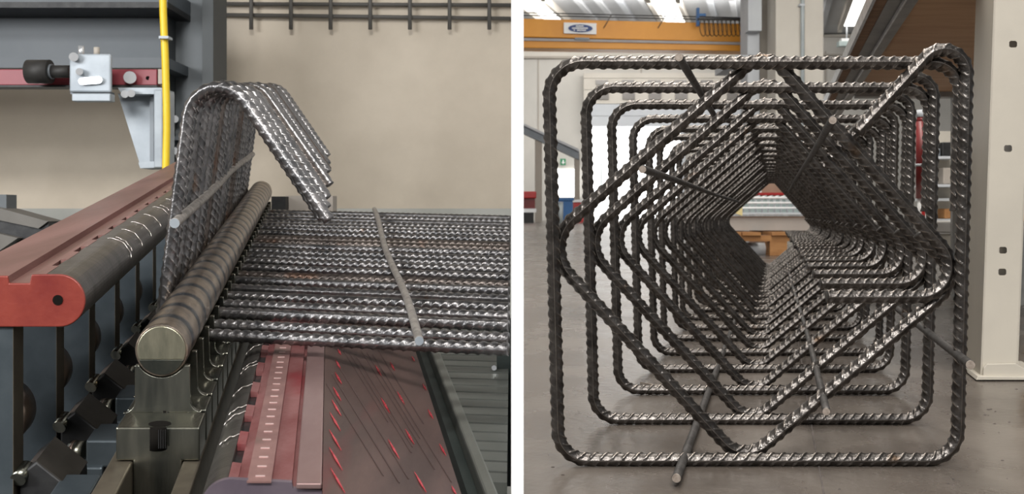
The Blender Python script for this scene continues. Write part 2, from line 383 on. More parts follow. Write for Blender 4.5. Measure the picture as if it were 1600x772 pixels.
def fbox(name, x0, y0, x1, y1, d, th, m, parent=None, bevel=0):
    return prism(name, rect(x0, y0, x1, y1), d, d + th, m, parent, FD, bevel)
fw = struct(fbox('wall_far', -60, 40, 2300, 348, FW, 0.2, M['hall_wall']), 'pale far wall of the hall')
for x in (841, 1002, 1290):
    fbox('wall_seam', x - 1, 80, x + 1, 345, FW - 0.03, 0.02, M['taupe'], fw)
fbox('wall_rail', 700, 80, 1170, 88, FW - 0.25, 0.2, M['off_white'], fw)
fbox('wall_rail', 700, 88, 1170, 91, FW - 0.22, 0.2, M['taupe'], fw)
HC = 6.7
ce = struct(boxw('ceiling', (-9, -3, ZC + HC), (22, FW + 0.2, ZC + HC + 0.2), M['hall_ceiling']), 'grey hall ceiling')
def ceil_strip(name, xa, xb, da, db, m, parent, drop=0.03):
    p = [W(xa, 0, 32), W(xb, 0, 32)]; z = ZC + HC - drop
    ring = []
    for q, d in ((p[0], da), (p[1], da), (p[1], db), (p[0], db)):
        r = q + RD * (d - 32); r.z = z; ring.append(r)
    return extr(name, ring, Vector((0, 0, drop + 0.02)), m, parent)
for i, (xa, xb) in enumerate(((816, 857), (1022, 1060), (1329, 1361))):
    s = struct(ceil_strip('window_%d' % (i + 1), xa, xb, -2, 36.3, M['skylight'], None), 'bright skylight strip in the hall ceiling')
    ceil_strip('skylight_frame', xa - 7, xa, -2, 36.3, M['off_white'], s, 0.25)
    ceil_strip('skylight_frame', xb, xb + 6, -2, 36.3, M['off_white'], s, 0.25)
for xa in (900, 932, 965, 1000, 1105, 1140, 1290):
    ceil_strip('ceiling_rib', xa, xa + 9, -2, FW, M['cool_white'] if xa % 2 else M['hall_ceiling'], ce, 0.12)
# doors in the far wall
dr = struct(fbox('door_1', 920, 197, 1064, 347, FW - 0.1, 0.08, M['daylight']), 'wide open loading door full of daylight')
fbox('door_frame', 913, 193, 920, 347, FW - 0.3, 0.28, M['cool_white'], dr)
fbox('door_frame', 1064, 193, 1071, 347, FW - 0.3, 0.28, M['cool_white'], dr)
fbox('door_post', 939, 255, 941, 310, FW - 0.4, 0.1, M['cyan_lamp'], dr)
d2 = struct(fbox('door_2', 868, 264, 906, 308, FW - 0.1, 0.08, M['daylight']), 'small open doorway full of daylight')
fbox('door_frame', 862, 260, 868, 345, FW - 0.3, 0.28, M['cool_white'], d2)
sd = empty('sectional_door', W(990, 197, FW - 0.5))
tag(sd, 'raised pale sectional door with a row of small grey windows above the loading door', 'door')
for ya, yb, m in ((114, 122, 'off_white'), (122.6, 140, 'off_white'), (140.6, 162, 'off_white'), (162.6, 181, 'cool_white'), (181.6, 197, 'cool_white')):
    fbox('door_panel', 912, ya, 1168, yb, FW - 0.5, 0.2, M[m], sd)
for x in (932, 973, 1014, 1055, 1096, 1136):
    fbox('window_pane', x, 145, x + 19, 155.5, FW - 0.56, 0.05, M['window_grey'], sd)
    fbox('window_pane', x - 1, 125, x + 18, 132, FW - 0.56, 0.05, M['window_grey'], sd)
ex = fbox('exit_sign', 875.5, 248, 884, 258, FW - 0.3, 0.1, M['green']); tag(ex, 'small green exit sign over the small doorway', 'sign')
extr('arrow', [W(x, y, FW - 0.32) for x, y in ((879, 250), (881, 250), (881, 253.5), (883, 253.5), (880, 256.5), (877, 253.5), (879, 253.5))], Vector((0, 0.03, 0)), M['white'], ex)
# steel canopy frame
cf = empty('canopy_frame', W(860, 345, 30)); tag(cf, 'blue grey steel canopy frame with sloping beam by the small doorway', 'steel frame')
prism('sloping_beam', [(690, 136), (905, 237), (905, 250), (690, 148)], 30, 30.3, M['blue_grey'], cf, FD)
prism('beam_top', [(690, 133), (905, 233), (905, 237), (690, 136)], 29.9, 30.4, M['cool_white'], cf, FD)
for xa, xb, ya in ((836, 847, 210), (898, 906, 240), (690, 700, 140)):
    fbox('post', xa, ya, xb, 347, 30.05, 0.2, M['taupe'], cf)
# floor things far left
rm = empty('red_machine', W(815, 340, 28)); tag(rm, 'low red machine beside the canopy post', 'machine')
fbox('hood', 780, 299, 838, 310, 28, 0.8, M['red'], rm, 0.03); fbox('body', 784, 310, 836, 326, 28.1, 0.6, M['dark_red'], rm); fbox('skirt', 780, 326, 838, 332, 28.05, 0.7, M['white'], rm); fbox('base', 784, 332, 834, 348.3, 28.1, 0.6, M['dark'], rm)
bb = empty('blue_bin', W(883, 340, 27)); tag(bb, 'blue plastic bin at the small doorway', 'bin')
fbox('body', 871, 313, 895, 348.8, 27, 0.4, M['blue'], bb); fbox('rim', 869, 309, 897, 313, 26.95, 0.5, M['blue'], bb)
gd = empty('grey_drum', W(876, 346, 26)); tag(gd, 'small grey drum in front of the blue bin', 'drum')
cyl('body', W(876, 349.3, 26), W(876, 317, 26), 0.065, M['pipe'], gd, 18); cyl('lid', W(876, 317, 26), W(876, 315.5, 26), 0.07, M['cool_white'], gd, 18)
rc = empty('red_crate', W(900, 346, 29)); tag(rc, 'red crate right of the blue bin', 'crate')
fbox('body', 896, 316, 914, 347.8, 29, 0.5, M['red'], rc); fbox('rim', 895, 312, 915, 316, 28.95, 0.6, M['white'], rc)
# columns
def column(name, x0, x1, d, m, label, bot=None):
    yb = HY + ZC * F / d
    o = empty(name, W((x0 + x1) / 2, yb, d)); tag(o, label, 'column')
    fbox('shaft', x0, -330, x1, yb, d, 0.8, m, o, 0.02); return o
c1 = column('hall_column', 1212, 1287, 24, M['off_white'], 'wide cream concrete column with a grey conduit')
cyl('conduit', W(1254, -330, 23.9), W(1254, 340, 23.9), 0.045, M['pipe'], c1, 12)
for yy in (6, 130, 255): fbox('conduit_clip', 1249.5, yy, 1258, yy + 3, 23.84, 0.2, M['cool_white'], c1)
c2 = column('hall_column', 1187, 1212, 25.5, M['taupe'], 'narrow taupe column behind the wide cream column')
c3 = column('hall_column', 1168, 1187, 25, M['cool_white'], 'narrow cool white column beside the crane end')
fbox('corbel', 1169, -200, 1190, 48, 24.6, 0.4, M['cool_white'], c3); fbox('corbel', 1150, 86, 1192, 96, 25.0, 2.6, M['cool_white'], c3)
# wall lamp on the right
wl = empty('wall_lamp', W(1322, 72, 36)); tag(wl, 'pale teal lamp housing hanging under the right skylight', 'lamp')
fbox('housing', 1311, 64, 1336, 72, 36, 0.3, M['cyan_lamp'], wl, 0.02); fbox('hood', 1315, 60, 1332, 64, 36.05, 0.2, M['white'], wl); cyl('hanger', W(1323, 60, 36.1), W(1323, 42, 36.1), 0.03, M['cool_white'], wl, 8)
fbox('wall_rail', 1288, 54, 1700, 57, FW - 0.2, 0.15, M['off_white'], fw); fbox('wall_rail', 1288, 84, 1700, 86.5, FW - 0.2, 0.15, M['taupe'], fw)
# crane
cr = empty('bridge_crane', W(990, 81, 27)); tag(cr, 'orange double girder bridge crane high across the hall', 'crane')
DC = 27
prism('girder', [(700, 26), (1166, 37), (1166, 66), (700, 55)], DC, DC + 0.5, M['orange'], cr, FD, 0.02)
prism('girder_flange', [(700, 57), (1166, 66), (1166, 70), (700, 61)], DC - 0.05, DC + 0.5, M['crane_grey'], cr, FD)
prism('girder', [(700, 61), (1166, 70), (1166, 80), (700, 73)], DC, DC + 0.6, M['orange'], cr, FD, 0.02)
for dy in (-5, -9): tube('guide_cable', [W(700, 26 + dy, DC - 0.05), W(1166, 37 + dy, DC - 0.05)], 0.014, M['dark'], cr, 8)
for x in (955, 1040): tube('stay', [W(x, 24, DC - 0.06), W(x - 12, 44, DC - 0.06)], 0.012, M['joint'], cr, 6)
fe = empty('festoon_cable', W(1128, 57, 26.6)); tag(fe, 'black festoon cable in loops with a blue bracket on the crane', 'cable')
fbox('bracket', 1089, 12, 1093, 40, 26.6, 0.15, M['blue'], fe); fbox('bracket', 1093, 21, 1103, 25, 26.6, 0.15, M['blue'], fe); fbox('track', 1090, 28, 1168, 30.5, 26.5, 0.1, M['dark'], fe)
for k in range(10):
    xc = 1098 + k * 6.8; pts = []
    for i in range(25):
        a = math.pi * 2 * i / 24
        pts.append(W(xc + 4.6 * math.sin(a) - 1.0 * math.cos(a), 43.5 - 13 * math.cos(a), 26.5 + 0.05 * math.sin(a) + 0.01 * k))
    tube('cable_loop', pts, 0.0095, M['dark'], fe, 6)
tube('drop_cable', [W(1160, -40, 26.4), W(1160.5, 86, 26.4)], 0.02, M['blue_grey'], fe, 8)
sg = empty('crane_sign', W(906, 54, 26.9)); tag(sg, 'white sign with a blue oval and white lettering on the orange crane', 'sign')
prism('board', [(881, 35), (932, 36.5), (932, 53.5), (881, 52)], 26.9, 26.95, M['white'], sg, FD)
extr('oval', [W(907 + 19 * math.cos(a * math.pi / 16), 44.2 + 6 * math.sin(a * math.pi / 16) + 0.3 * math.cos(a * math.pi / 16), 26.87) for a in range(32)], Vector((0, 0.02, 0)), M['sign_blue'], sg)
for y, xs in ((40.8, [901 + 2.45 * i for i in range(5)]), (44.1, [895 + 2.25 * i for i in range(11)]), (47.3, [897.5] + [902.5 + 2.4 * i for i in range(6)])):
    for x in xs:          # lettering too small to read in the photograph: one light glyph block each
        prism('letter', [(x - 0.9, y - 1.2), (x + 0.7, y - 1.2), (x + 0.9, y + 1.1), (x + 0.1, y + 1.1), (x, y), (x - 0.5, y + 1.1), (x - 1, y + 1.1)], 26.855, 26.865, M['white'], sg, FD)
prism('plate', [(898, 58.6), (921, 59), (921, 62.2), (898, 61.8)], 26.88, 26.9, M['blue_grey'], sg, FD)

# ------------------------------------------------------------------ right: table seen through the cage
DT = 6.0
tb = empty('work_table', W(1200, 397, DT)); tag(tb, 'grey steel table seen through the middle of the cage', 'table')
fbox('table_top', 1050, 335, 1330, 339, DT, 0.7, M['galv'], tb, 0.003); fbox('apron', 1052, 339, 1328, 360, DT + 0.02, 0.03, M['bench'], tb)
for x in (1056, 1318): fbox('leg', x, 360, x + 8, HY + ZC * F / (DT + 0.05), DT + 0.05, 0.04, M['bench'], tb)
wc = empty('wire_crate', W(1205, 335, 6.1)); tag(wc, 'white wire grid crate on the grey table', 'crate')
fbox('tray', 1120, 332, 1290, 334.6, 6.05, 0.4, M['cool_white'], wc)
for i in range(18):
    x = 1122 + i * 9.8
    cyl('grid_wire', W(x, 333, 6.08), W(x, 309, 6.08), 0.006, M['cool_white'], wc, 8); cyl('grid_wire', W(x, 309, 6.08), W(x + 6, 307, 6.42), 0.008, M['white'], wc, 8)
for y in (309, 317, 325): cyl('grid_wire', W(1120, y, 6.07), W(1290, y, 6.07), 0.006, M['white'], wc, 8)
fbox('liner', 1122, 311, 1288, 332, 6.42, 0.02, M['cyan_lamp'], wc)
wb = empty('wooden_box', W(1204, 306, 6.6)); tag(wb, 'brown wooden box with a red band behind the wire crate', 'box')
fbox('body', 1186, 284, 1224, HY + ZC * F / 6.9, 6.9, 0.3, M['box_wood'], wb, 0.01); fbox('band', 1185, 301, 1225, 305, 6.88, 0.34, M['red'], wb); fbox('corner_strip', 1187, 284, 1190, 301, 6.88, 0.02, M['white'], wb)
pp = prism('paper_tag', [(1144, 318), (1160, 316), (1160, 337.5), (1144, 331)], 5.997, 6.0, M['paper'], None, FD); tag(pp, 'pale yellow paper tag hanging at the table edge', 'paper')
pl = empty('wooden_pallet', W(1195, 400, 5.8)); tag(pl, 'orange brown wooden pallet under the grey table', 'pallet')
yb = HY + ZC * F / 5.8
for xa, xb in ((1100, 1158), (1160, 1189), (1206, 1240), (1243, 1300)): fbox('deck_board', xa, 363, xb, 368, 5.8, 0.5, M['wood'], pl)
fbox('stringer', 1100, 368, 1300, 377, 5.82, 0.04, M['wood'], pl)
for x in (1120, 1203, 1280): fbox('block', x, 377, x + 27, yb, 5.82, 0.12, M['wood'], pl)
br = cyl('steel_tube', W(1164, 390, 5.95), W(1201, 390, 5.95), 0.04, M['cool_white'], None, 18); tag(br, 'short pale steel tube lying under the pallet deck', 'tube')

# ------------------------------------------------------------------ right: bench, cylinder, shelving behind the rack
yb3 = lambda d: HY + ZC * F / d
bn = empty('work_bench', W(1440, 400, 3.0)); tag(bn, 'grey bench with pale front board behind the right side of the cage', 'bench')
fbox('bench_top', 1405, 346, 1640, 364, 3.0, 0.55, M['bench'], bn, 0.004); fbox('front_board', 1408, 366, 1640, 402, 3.02, 0.03, M['rack'], bn)
for x in (1412, 1610): fbox('leg', x, 402, x + 9, yb3(3.05), 3.05, 0.05, M['bench'], bn)
gc = empty('red_cylinder', W(1440, 346, 3.1)); tag(gc, 'dark red cylinder with a pale strap standing on the bench', 'cylinder')
cx = 1439.5; rr = 8.2 / F * 3.1
cyl('body', W(cx, 310, 3.1), W(cx, 190, 3.1), rr, M['dark_red'], gc, 24); cyl('shoulder', W(cx, 190, 3.1), W(cx, 183, 3.1), rr, M['dark_red'], gc, 24, rr * 0.75); cyl('cap', W(cx, 183, 3.1), W(cx, 172, 3.1), rr * 0.9, M['cool_white'], gc, 20)
cyl('strap', W(cx, 260, 3.1), W(cx, 256, 3.1), rr * 1.06, M['cool_white'], gc, 24); cyl('foot', W(cx, 346.5, 3.1), W(cx, 310, 3.1), rr * 0.7, M['white'], gc, 20); fbox('label', cx + 1, 326, cx + 6, 338, 3.085, 0.004, M['red'], gc)
su = empty('shelving_unit', W(1470, 346, 3.35)); tag(su, 'cream shelving with small dark goods behind the red cylinder', 'shelving')
DU = 3.42
fbox('back_panel', 1448, 205, 1500, 346, DU + 0.1, 0.02, M['rack'], su)
for y in (244, 288, 310, 342): fbox('shelf', 1446, y, 1502, y + 4, DU, 0.1, M['cool_white'], su)
fbox('upright', 1450, 205, 1454, 346, DU - 0.01, 0.02, M['white'], su); fbox('upright', 1496, 205, 1500, 346, DU - 0.01, 0.02, M['grey_steel'], su)
def goods(name, x0, y0, x1, y1, m, label, cat): tag(fbox(name, x0, y0, x1, y1, DU + 0.01, 0.06, M[m], None, 0.004), label, cat)
goods('black_case', 1472, 222, 1490, 244, 'dark', 'black case on the upper cream shelf behind the cage', 'case')
goods('brown_carton', 1474, 262, 1488, 288, 'taupe', 'brown carton on the middle cream shelf', 'box')
goods('wooden_block', 1476, 326, 1486, 342, 'wood', 'orange wooden block on the lowest cream shelf', 'block')
goods('dark_tin', 1462, 232, 1470, 244, 'blue_grey', 'small dark tin left of the black case', 'tin')
ys = prism('yellow_guard', rect(1596, 284, 1640, 346), 2.6, 2.7, M['yellow'], None, FD, 0.004); tag(ys, 'yellow guard plate behind the rack post at the right edge', 'guard')
fbox('base_plate', 1590, 346, 1650, HY + ZC * F / 2.62, 2.62, 0.06, M['grey_steel'], ys)

# floor joint, splinter and crumbs
jr = [W(1285, 772, 0.853), W(1290, 772, 0.853)]
p = [Vector((W(1290, 775, 1).x * 0, 0, 0))]
def floor_pt(px, py):
    d = ZC * F / (py - HY); q = W(px, py, d); q.z = 0; return q
ring = [floor_pt(1289, 790), floor_pt(1292.2, 790), floor_pt(1271.5, 680), floor_pt(1241, 490), floor_pt(1239.8, 490), floor_pt(1269, 680)]
extr('floor_joint', [q + Vector((0, 0, -0.002)) for q in ring], Vector((0, 0, 0.0024)), M['joint'], fl)
tag(extr('straw_splinter', [floor_pt(1000, 598.3), floor_pt(1030, 602.6), floor_pt(1037, 604.3), floor_pt(1029, 604)], Vector((0, 0, 0.0012)), M['cut']), 'pale splinter lying on the floor inside the nearest stirrup', 'splinter')
cv_, cf_ = [], []
for k in range(90):
    px = rng.uniform(1400, 1600) if k < 60 else rng.uniform(830, 1500); py = rng.uniform(560, 770) if k < 60 else rng.uniform(690, 770)
    c = floor_pt(px, py); r = rng.uniform(0.0004, 0.0015); n = 6; b = len(cv_)
    e = [(r * math.cos(a) * rng.uniform(0.8, 2.2), r * math.sin(a) * rng.uniform(0.6, 1.4)) for a in np.arange(n) * 2 * np.pi / n]
    cv_ += [c + Vector((u, v, 0)) for u, v in e] + [c + Vector((u * 0.6, v * 0.6, r * 0.5)) for u, v in e]
    cf_ += [[b + n + i for i in range(n)]] + [[b + i, b + (i + 1) % n, b + n + (i + 1) % n, b + n + i] for i in range(n)]
dirt = mesh('floor_dirt', cv_, cf_, M['joint']); tag(dirt, 'scattered dark crumbs of dirt on the concrete floor', 'dirt'); dirt['kind'] = 'stuff'

# ================================================================== LEFT: background
M['steel_blue'] = mat('steel_blue_paint', (0.065, 0.078, 0.09), (0.09, 0.103, 0.115), 3, 0.5)
M['col_grey'] = mat('slate_paint', (0.075, 0.086, 0.093), (0.10, 0.112, 0.12), 3, 0.55)
M['col_edge'] = mat('slate_dark', (0.05, 0.057, 0.06), None, 3, 0.6)
M['rail_red'] = mat('rail_red', (0.20, 0.028, 0.040), (0.26, 0.045, 0.058), 6, 0.45)
M['zinc'] = mat('zinc_plate', (0.27, 0.305, 0.34), (0.38, 0.42, 0.455), 8, 0.45, 0.1)
M['bolt'] = mat('bright_bolt', (0.80, 0.82, 0.84), None, 8, 0.25, 0.7)
M['cable_y'] = mat('yellow_cable', (0.72, 0.48, 0.01), (0.80, 0.56, 0.02), 8, 0.4)
M['rubber'] = mat('black_rubber', (0.015, 0.014, 0.013), (0.03, 0.028, 0.025), 8, 0.6)
M['grid'] = mat('dark_grid_wire', (0.09, 0.085, 0.078), None, 8, 0.6)
M['plinth'] = mat('grey_plinth', (0.34, 0.34, 0.31), (0.42, 0.42, 0.39), 6, 0.8)
bm_ = empty('wall_beam', W(110, 105, 2.9)); tag(bm_, 'wide blue grey horizontal steel beam on the beige wall', 'beam')
fbox('web', -1300, 12, 262, 90, 2.95, 0.05, M['steel_blue'], bm_); fbox('flange', -1300, 3, 262, 12, 2.8, 0.25, M['dark'], bm_); fbox('flange', -1300, -20, 262, 3, 2.8, 0.25, M['steel_blue'], bm_)
fbox('flange', -1300, 90, 262, 106, 2.82, 0.2, M['steel_blue'], bm_)
cl = empty('wall_column', W(300, 345, 3.0)); tag(cl, 'dark slate steel column behind the yellow cable', 'column')
fbox('web', 258, -200, 320, 600, 3.0, 0.05, M['col_grey'], cl); fbox('flange', 316, -200, 333, 600, 2.93, 0.14, M['col_edge'], cl); fbox('flange', 252, -200, 262, 600, 2.93, 0.14, M['col_edge'], cl)
for y in (186, 236): cyl('bolt', W(273, y, 2.99), W(273, y, 2.96), 0.011, M['bolt'], cl, 12)
fbox('splice_plate', 262, 213, 318, 219, 2.97, 0.03, M['steel_blue'], cl)
rl = empty('red_rail', W(120, 134, 2.5)); tag(rl, 'dark red horizontal rail carrying the zinc clamp plate', 'rail')
fbox('bar', -1300, 108, 245, 133, 2.5, 0.03, M['rail_red'], rl, 0.002); cyl('bolt', W(203, 121, 2.5), W(203, 121, 2.475), 0.015, M['bolt'], rl, 16); cyl('hole', W(231, 122, 2.5005), W(231, 122, 2.499), 0.005, M['hole'], rl, 12)
fbox('lower_lip', -1300, 133, 245, 136, 2.49, 0.05, M['dark'], rl)
fbox('spacer', 247, 108, 253, 131, 2.5, 0.03, M['taupe'], rl)
zc = empty('zinc_clamp', W(140, 160, 2.42)); tag(zc, 'zinc plated clamp plate with bolts on the red rail', 'clamp')
fbox('plate', 108, 84, 173, 144, 2.42, 0.012, M['zinc'], zc, 0.004); fbox('lip', 112, 146, 172, 158, 2.39, 0.03, M['zinc'], zc, 0.002); fbox('bridge', 110, 143, 171, 147, 2.43, 0.03, M['blue_grey'], zc)
prism('slot_tab', fillet_pts := arc(128, 127, 5.5, 90, 270, 8) + arc(154, 125, 5.5, -90, 90, 8), 2.41, 2.42, M['bolt'], zc, FD)
for x, y, r in ((115, 89, 7), (124, 112, 5.5)): cyl('bolt', W(x, y, 2.42), W(x, y, 2.40), r / F * 2.42, M['bolt'], zc, 14)
for x, h in ((127, 72), (151, 74)): cyl('stud', W(x, h, 2.45), W(x, 88, 2.45), 0.007, M['bolt'] if x < 140 else M['taupe'], zc, 10)
hp = empty('black_clamp_knob', W(75, 130, 2.45)); tag(hp, 'black rubber knob and rod left of the zinc clamp', 'knob')
cyl('knob', W(44, 112, 2.45), W(79, 112, 2.45), 18.5 / F * 2.45, M['rubber'], hp, 28); cyl('rod', W(79, 112, 2.45), W(110, 112, 2.45), 10 / F * 2.45, M['rubber'], hp, 18); cyl('collar', W(79, 112, 2.45), W(82, 112, 2.45), 12 / F * 2.45, M['blue_grey'], hp, 18)
bk = empty('zinc_bracket', W(230, 262, 2.5)); tag(bk, 'pale zinc gusset bracket hanging below the red rail', 'bracket')
prism('gusset', [(184, 146), (192, 146), (236, 150), (238, 255), (219, 258)], 2.52, 2.53, M['zinc'], bk, FD)
prism('top_flange', [(184, 137), (253, 137), (253, 147), (190, 147)], 2.47, 2.56, M['zinc'], bk, FD)
fbox('back_flange', 240, 140, 254, 262, 2.46, 0.09, M['zinc'], bk, 0.003); prism('foot', [(216, 254), (241, 252), (241, 262), (219, 263)], 2.47, 2.55, M['zinc'], bk, FD)
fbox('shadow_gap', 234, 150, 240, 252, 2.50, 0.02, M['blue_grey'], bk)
for x, y in ((195, 147), (205, 146)): cyl('bolt', W(x, y, 2.46), W(x, y, 2.44), 0.009, M['bolt'], bk, 12)
yc = tube('yellow_cable', [W(253, -60, 2.44), W(255, 20, 2.44), W(258, 90, 2.44), W(260, 160, 2.44), W(260.5, 200, 2.44), W(259, 262, 2.44), W(257, 330, 2.44)], 5.6 / F * 2.44, M['cable_y'], None, 14, 0.02)
tag(yc, 'bright yellow vertical cable in front of the slate column', 'cable')
fbox('cable_tie', 248, 56, 263, 60, 2.42, 0.03, M['zinc'], yc)
gr = empty('wall_wire_rack', W(570, 48, 3.3)); tag(gr, 'dark wire rack with short prongs hanging high on the beige wall', 'wire rack')
for ya, yb in ((6, 8), (23, 29)): cyl('rail_wire', W(333, ya, 3.478), W(799, yb, 3.478), 0.0068, M['grid'], gr, 10)
for k in range(8): cyl('prong', W(392.5 + 62 * (k - 0), -40, 3.466), W(392.5 + 62 * k, 46, 3.466), 0.0068, M['grid'], gr, 10) if 392.5 + 62 * k < 798 else None
pn = struct(boxw('trim_1', (-4.5, 3.25, -0.70), (x0, 3.5, W(0, 326, 3.3).z), M['plinth']), 'grey plinth along the foot of the beige wall')
M['chan'] = mat('brown_grey_steel', (0.10, 0.092, 0.08), (0.14, 0.13, 0.115), 8, 0.6)
lb = empty('side_channel', W(20, 400, 1.9)); tag(lb, 'black steel channel with brown grey top behind the red beam at left', 'channel')
prism('top_plate', [(-60, 316), (2, 326), (75, 346), (60, 357), (-60, 332)], 1.9, 1.97, M['chan'], lb, FD); prism('web', [(-60, 333), (60, 357), (76, 347), (76, 372), (-60, 395)], 1.905, 1.96, M['dark'], lb, FD)
prism('lower_flange', [(-60, 352), (28, 372), (-10, 398), (-60, 400)], 1.88, 1.9, M['chan'], lb, FD)
fbox('stand', -58, 390, -30, HY + (ZC + 0.70) * F / 1.91, 1.91, 0.04, M['dark'], lb); fbox('stub', -8, 304, 10, 328, 1.93, 0.04, M['col_grey'], lb)
fs = empty('far_stop_block', W(440, 326, 2.1)); tag(fs, 'small black and pinkish stop block at the far end of the ribbed shaft', 'block')
fbox('black_block', 424, 307, 446, 1044, 2.1, 0.05, M['dark'], fs); fbox('pink_block', 446, 306, 520, 332, 2.13, 0.05, M['taupe'], fs)

# ================================================================== LEFT: bending machine
M['beam_red'] = mat('worn_red_beam', (0.17, 0.085, 0.072), (0.26, 0.135, 0.12), 22, 0.42, 0.35, 0.15, 200, stretch=(1, 0.12, 1), c3=(0.15, 0.085, 0.07), c3amt=0.03)
M['end_red'] = mat('red_end_paint', (0.165, 0.017, 0.013), (0.24, 0.038, 0.024), 25, 0.42, 0.1, 0.1, 200, c3=(0.22, 0.02, 0.025), c3amt=0.06)
M['nose'] = mat('dark_nose_steel', (0.10, 0.093, 0.085), (0.17, 0.157, 0.145), 25, 0.36, 0.85, 0.12, 200, stretch=(1, 3, 1), c3=(0.32, 0.29, 0.27), c3amt=-0.12)
M['plate'] = mat('blue_grey_plate', (0.05, 0.064, 0.074), (0.09, 0.108, 0.12), 16, 0.42, 0.6, 0.08)
M['plate_edge'] = mat('brown_plate_edge', (0.09, 0.075, 0.055), (0.14, 0.12, 0.09), 30, 0.5, 0.6)
M['bearing'] = mat('bearing_steel', (0.12, 0.125, 0.108), (0.31, 0.30, 0.245), 18, 0.25, 0.95, 0.08, 150, stretch=(3, 1, 0.4), c3=(0.22, 0.17, 0.11), c3amt=0.0)
M['copper'] = mat('coppery_steel', (0.20, 0.15, 0.12), (0.34, 0.27, 0.23), 30, 0.3, 0.9, 0.1)
M['shaft'] = ribbed('heat_tinted_shaft', (0.030, 0.038, 0.052), (0.055, 0.062, 0.072), (0.27, 0.215, 0.165), 0.34, 0.32, 0.85, None, 0, 0.2, 0.6, 0.1, 0.55)
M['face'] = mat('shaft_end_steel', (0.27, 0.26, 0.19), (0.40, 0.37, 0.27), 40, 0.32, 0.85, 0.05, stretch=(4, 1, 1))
M['face_reflect'] = mat('shaft_end_reflection', (0.055, 0.06, 0.052), (0.11, 0.108, 0.085), 40, 0.32, 0.85, 0.05)  # dark reflection of the bearing cradle painted as a second steel tone

cb = empty('clamp_beam', W(30, 511, 0.8)); tag(cb, 'red clamping beam with rounded dark steel nose on the left', 'beam')
E0, E1 = 0.8, 1.98
body = [(-76, 432), (12, 432), (14, 443), (46, 443), (49, 431), (57, 431), (57, 440), (70, 440), (70, 433)] + arc(92, 470, 37, 90, -90, 18) + [(92, 510), (-76, 510)]
prism('beam_body', body, E0 + 0.003, E1, M['beam_red'], cb)
prism('end_plate', [(-76, 431.5), (12, 431.5), (14, 443), (46, 443), (49, 429.5), (70, 429)] + arc(92, 470, 41, 90, -90, 20) + [(-76, 511)], E0, E0 + 0.003, M['end_red'], cb, None, 0.0008)
prism('nose_cover', [(70, 429), (91, 429)] + arc(92, 470, 41.5, 90, -90, 24) + [(92, 508)] + arc(92, 470, 38, -90, 90, 24) + [(70, 432.5)], E0 + 0.004, E1, M['nose'], cb)
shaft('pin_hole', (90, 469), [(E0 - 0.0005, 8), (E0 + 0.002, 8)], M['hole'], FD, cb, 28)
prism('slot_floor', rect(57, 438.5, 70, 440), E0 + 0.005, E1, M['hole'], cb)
tooth = None
ring = [W(x, y, 0.8) for x, y in [(57, 430), (70, 430), (70, 439), (57, 439)]]
first = [p + LD * 0.005 for p in ring]
extr('tooth', first, LD * 0.037, M['beam_red'], cb)
k = 0; s = 0.042 + 0.030
while 0.8 + s + 0.042 < E1:
    p = [q + LD * s for q in ring]
    if tooth is None: tooth = extr('tooth', p, LD * 0.040, M['beam_red'], cb); base = s
    else:
        c = tooth.copy(); C.objects.link(c); c.parent = cb; c.location = tooth.location + LD * (s - base)
    s += 0.070
# worn bright scratches round the nose
M['scratch'] = mat('scratch_bright', (0.62, 0.58, 0.54), (0.75, 0.70, 0.66), 200, 0.3, 0.8)
for dd, a0, a1 in ((0.985, 95, 5), (0.995, 80, 20), (1.045, 92, 10), (1.10, 95, 15), (1.165, 90, 20), (1.235, 95, 20), (1.255, 80, 30), (1.32, 90, 20), (1.40, 90, 25)):
    pts = [W(x, y, 0.8) + LD * (dd - 0.8 + 0.0012 * math.sin(i * 0.9)) for i, (x, y) in enumerate(arc(92, 470, 41.7, a0, a1, 18))]
    tube('wear_mark', pts, 0.00045, M['scratch'], cb, 6)

# upright plates carrying the beam
up = None
PB = 0.127
for k in range(10):
    if k == 0:
        up = prism('support_plate', [(-80, 511), (20, 511), (20, 898), (-80, 898)], 0.803, 0.829, M['plate'])
        prism('machined_edge', rect(20, 511.5, 21, 898), 0.803, 0.829, M['plate_edge'], up)
        o = up
    else: o = copy_tree(up, LD * (PB * k))
    tag(o, ['nearest', 'second', 'third', 'fourth', 'fifth', 'sixth', 'seventh', 'eighth', 'ninth', 'tenth'][k] + ' blue grey upright plate under the red clamp beam, counted from the front', 'plate', 'upright plates under the clamp beam')
dk = None
for k in range(5):
    if k == 0:
        dk = shaft('pivot_disc', (-9, 655), [(0.865, 46), (0.868, 50), (0.895, 50), (0.898, 46)], M['copper'], LD); o = dk
    else: o = copy_tree(dk, LD * (PB * k))
    tag(o, ['nearest', 'second', 'third', 'fourth', 'fifth'][k] + ' coppery pivot disc peeping out from behind the upright plates', 'disc', 'pivot discs between the plates')
# adjusters
M['wedge'] = mat('dark_wedge_top', (0.025, 0.022, 0.018), (0.045, 0.04, 0.034), 30, 0.5, 0.4)
ad = empty('clamp_adjuster', W(130, 760, 0.92))
prism('black_wedge', [(94, 661), (117, 643), (164, 680), (166, 760), (94, 760)], 0.93, 0.985, M['dark'], ad, None, 0.002)
prism('wedge_top', [(117, 642), (164, 679), (164, 681), (117, 644)], 0.93, 0.985, M['wedge'], ad)
cyl('wedge_screw', W(92, 668, 0.925), W(105, 651, 0.94), 0.006, M['bearing'], ad, 14)
cyl('bolt_head', W(111, 708, 0.915), W(134, 708, 0.915), 19.5 / F * 0.915, M['bearing'], ad, 24)
cyl('bolt_ring', W(114, 708, 0.915), W(119, 708, 0.915), 20 / F * 0.915, M['copper'], ad, 24)
prism('nut_block', rect(134, 688, 190, 731), 0.90, 0.945, M['plate'], ad, None, 0.002)
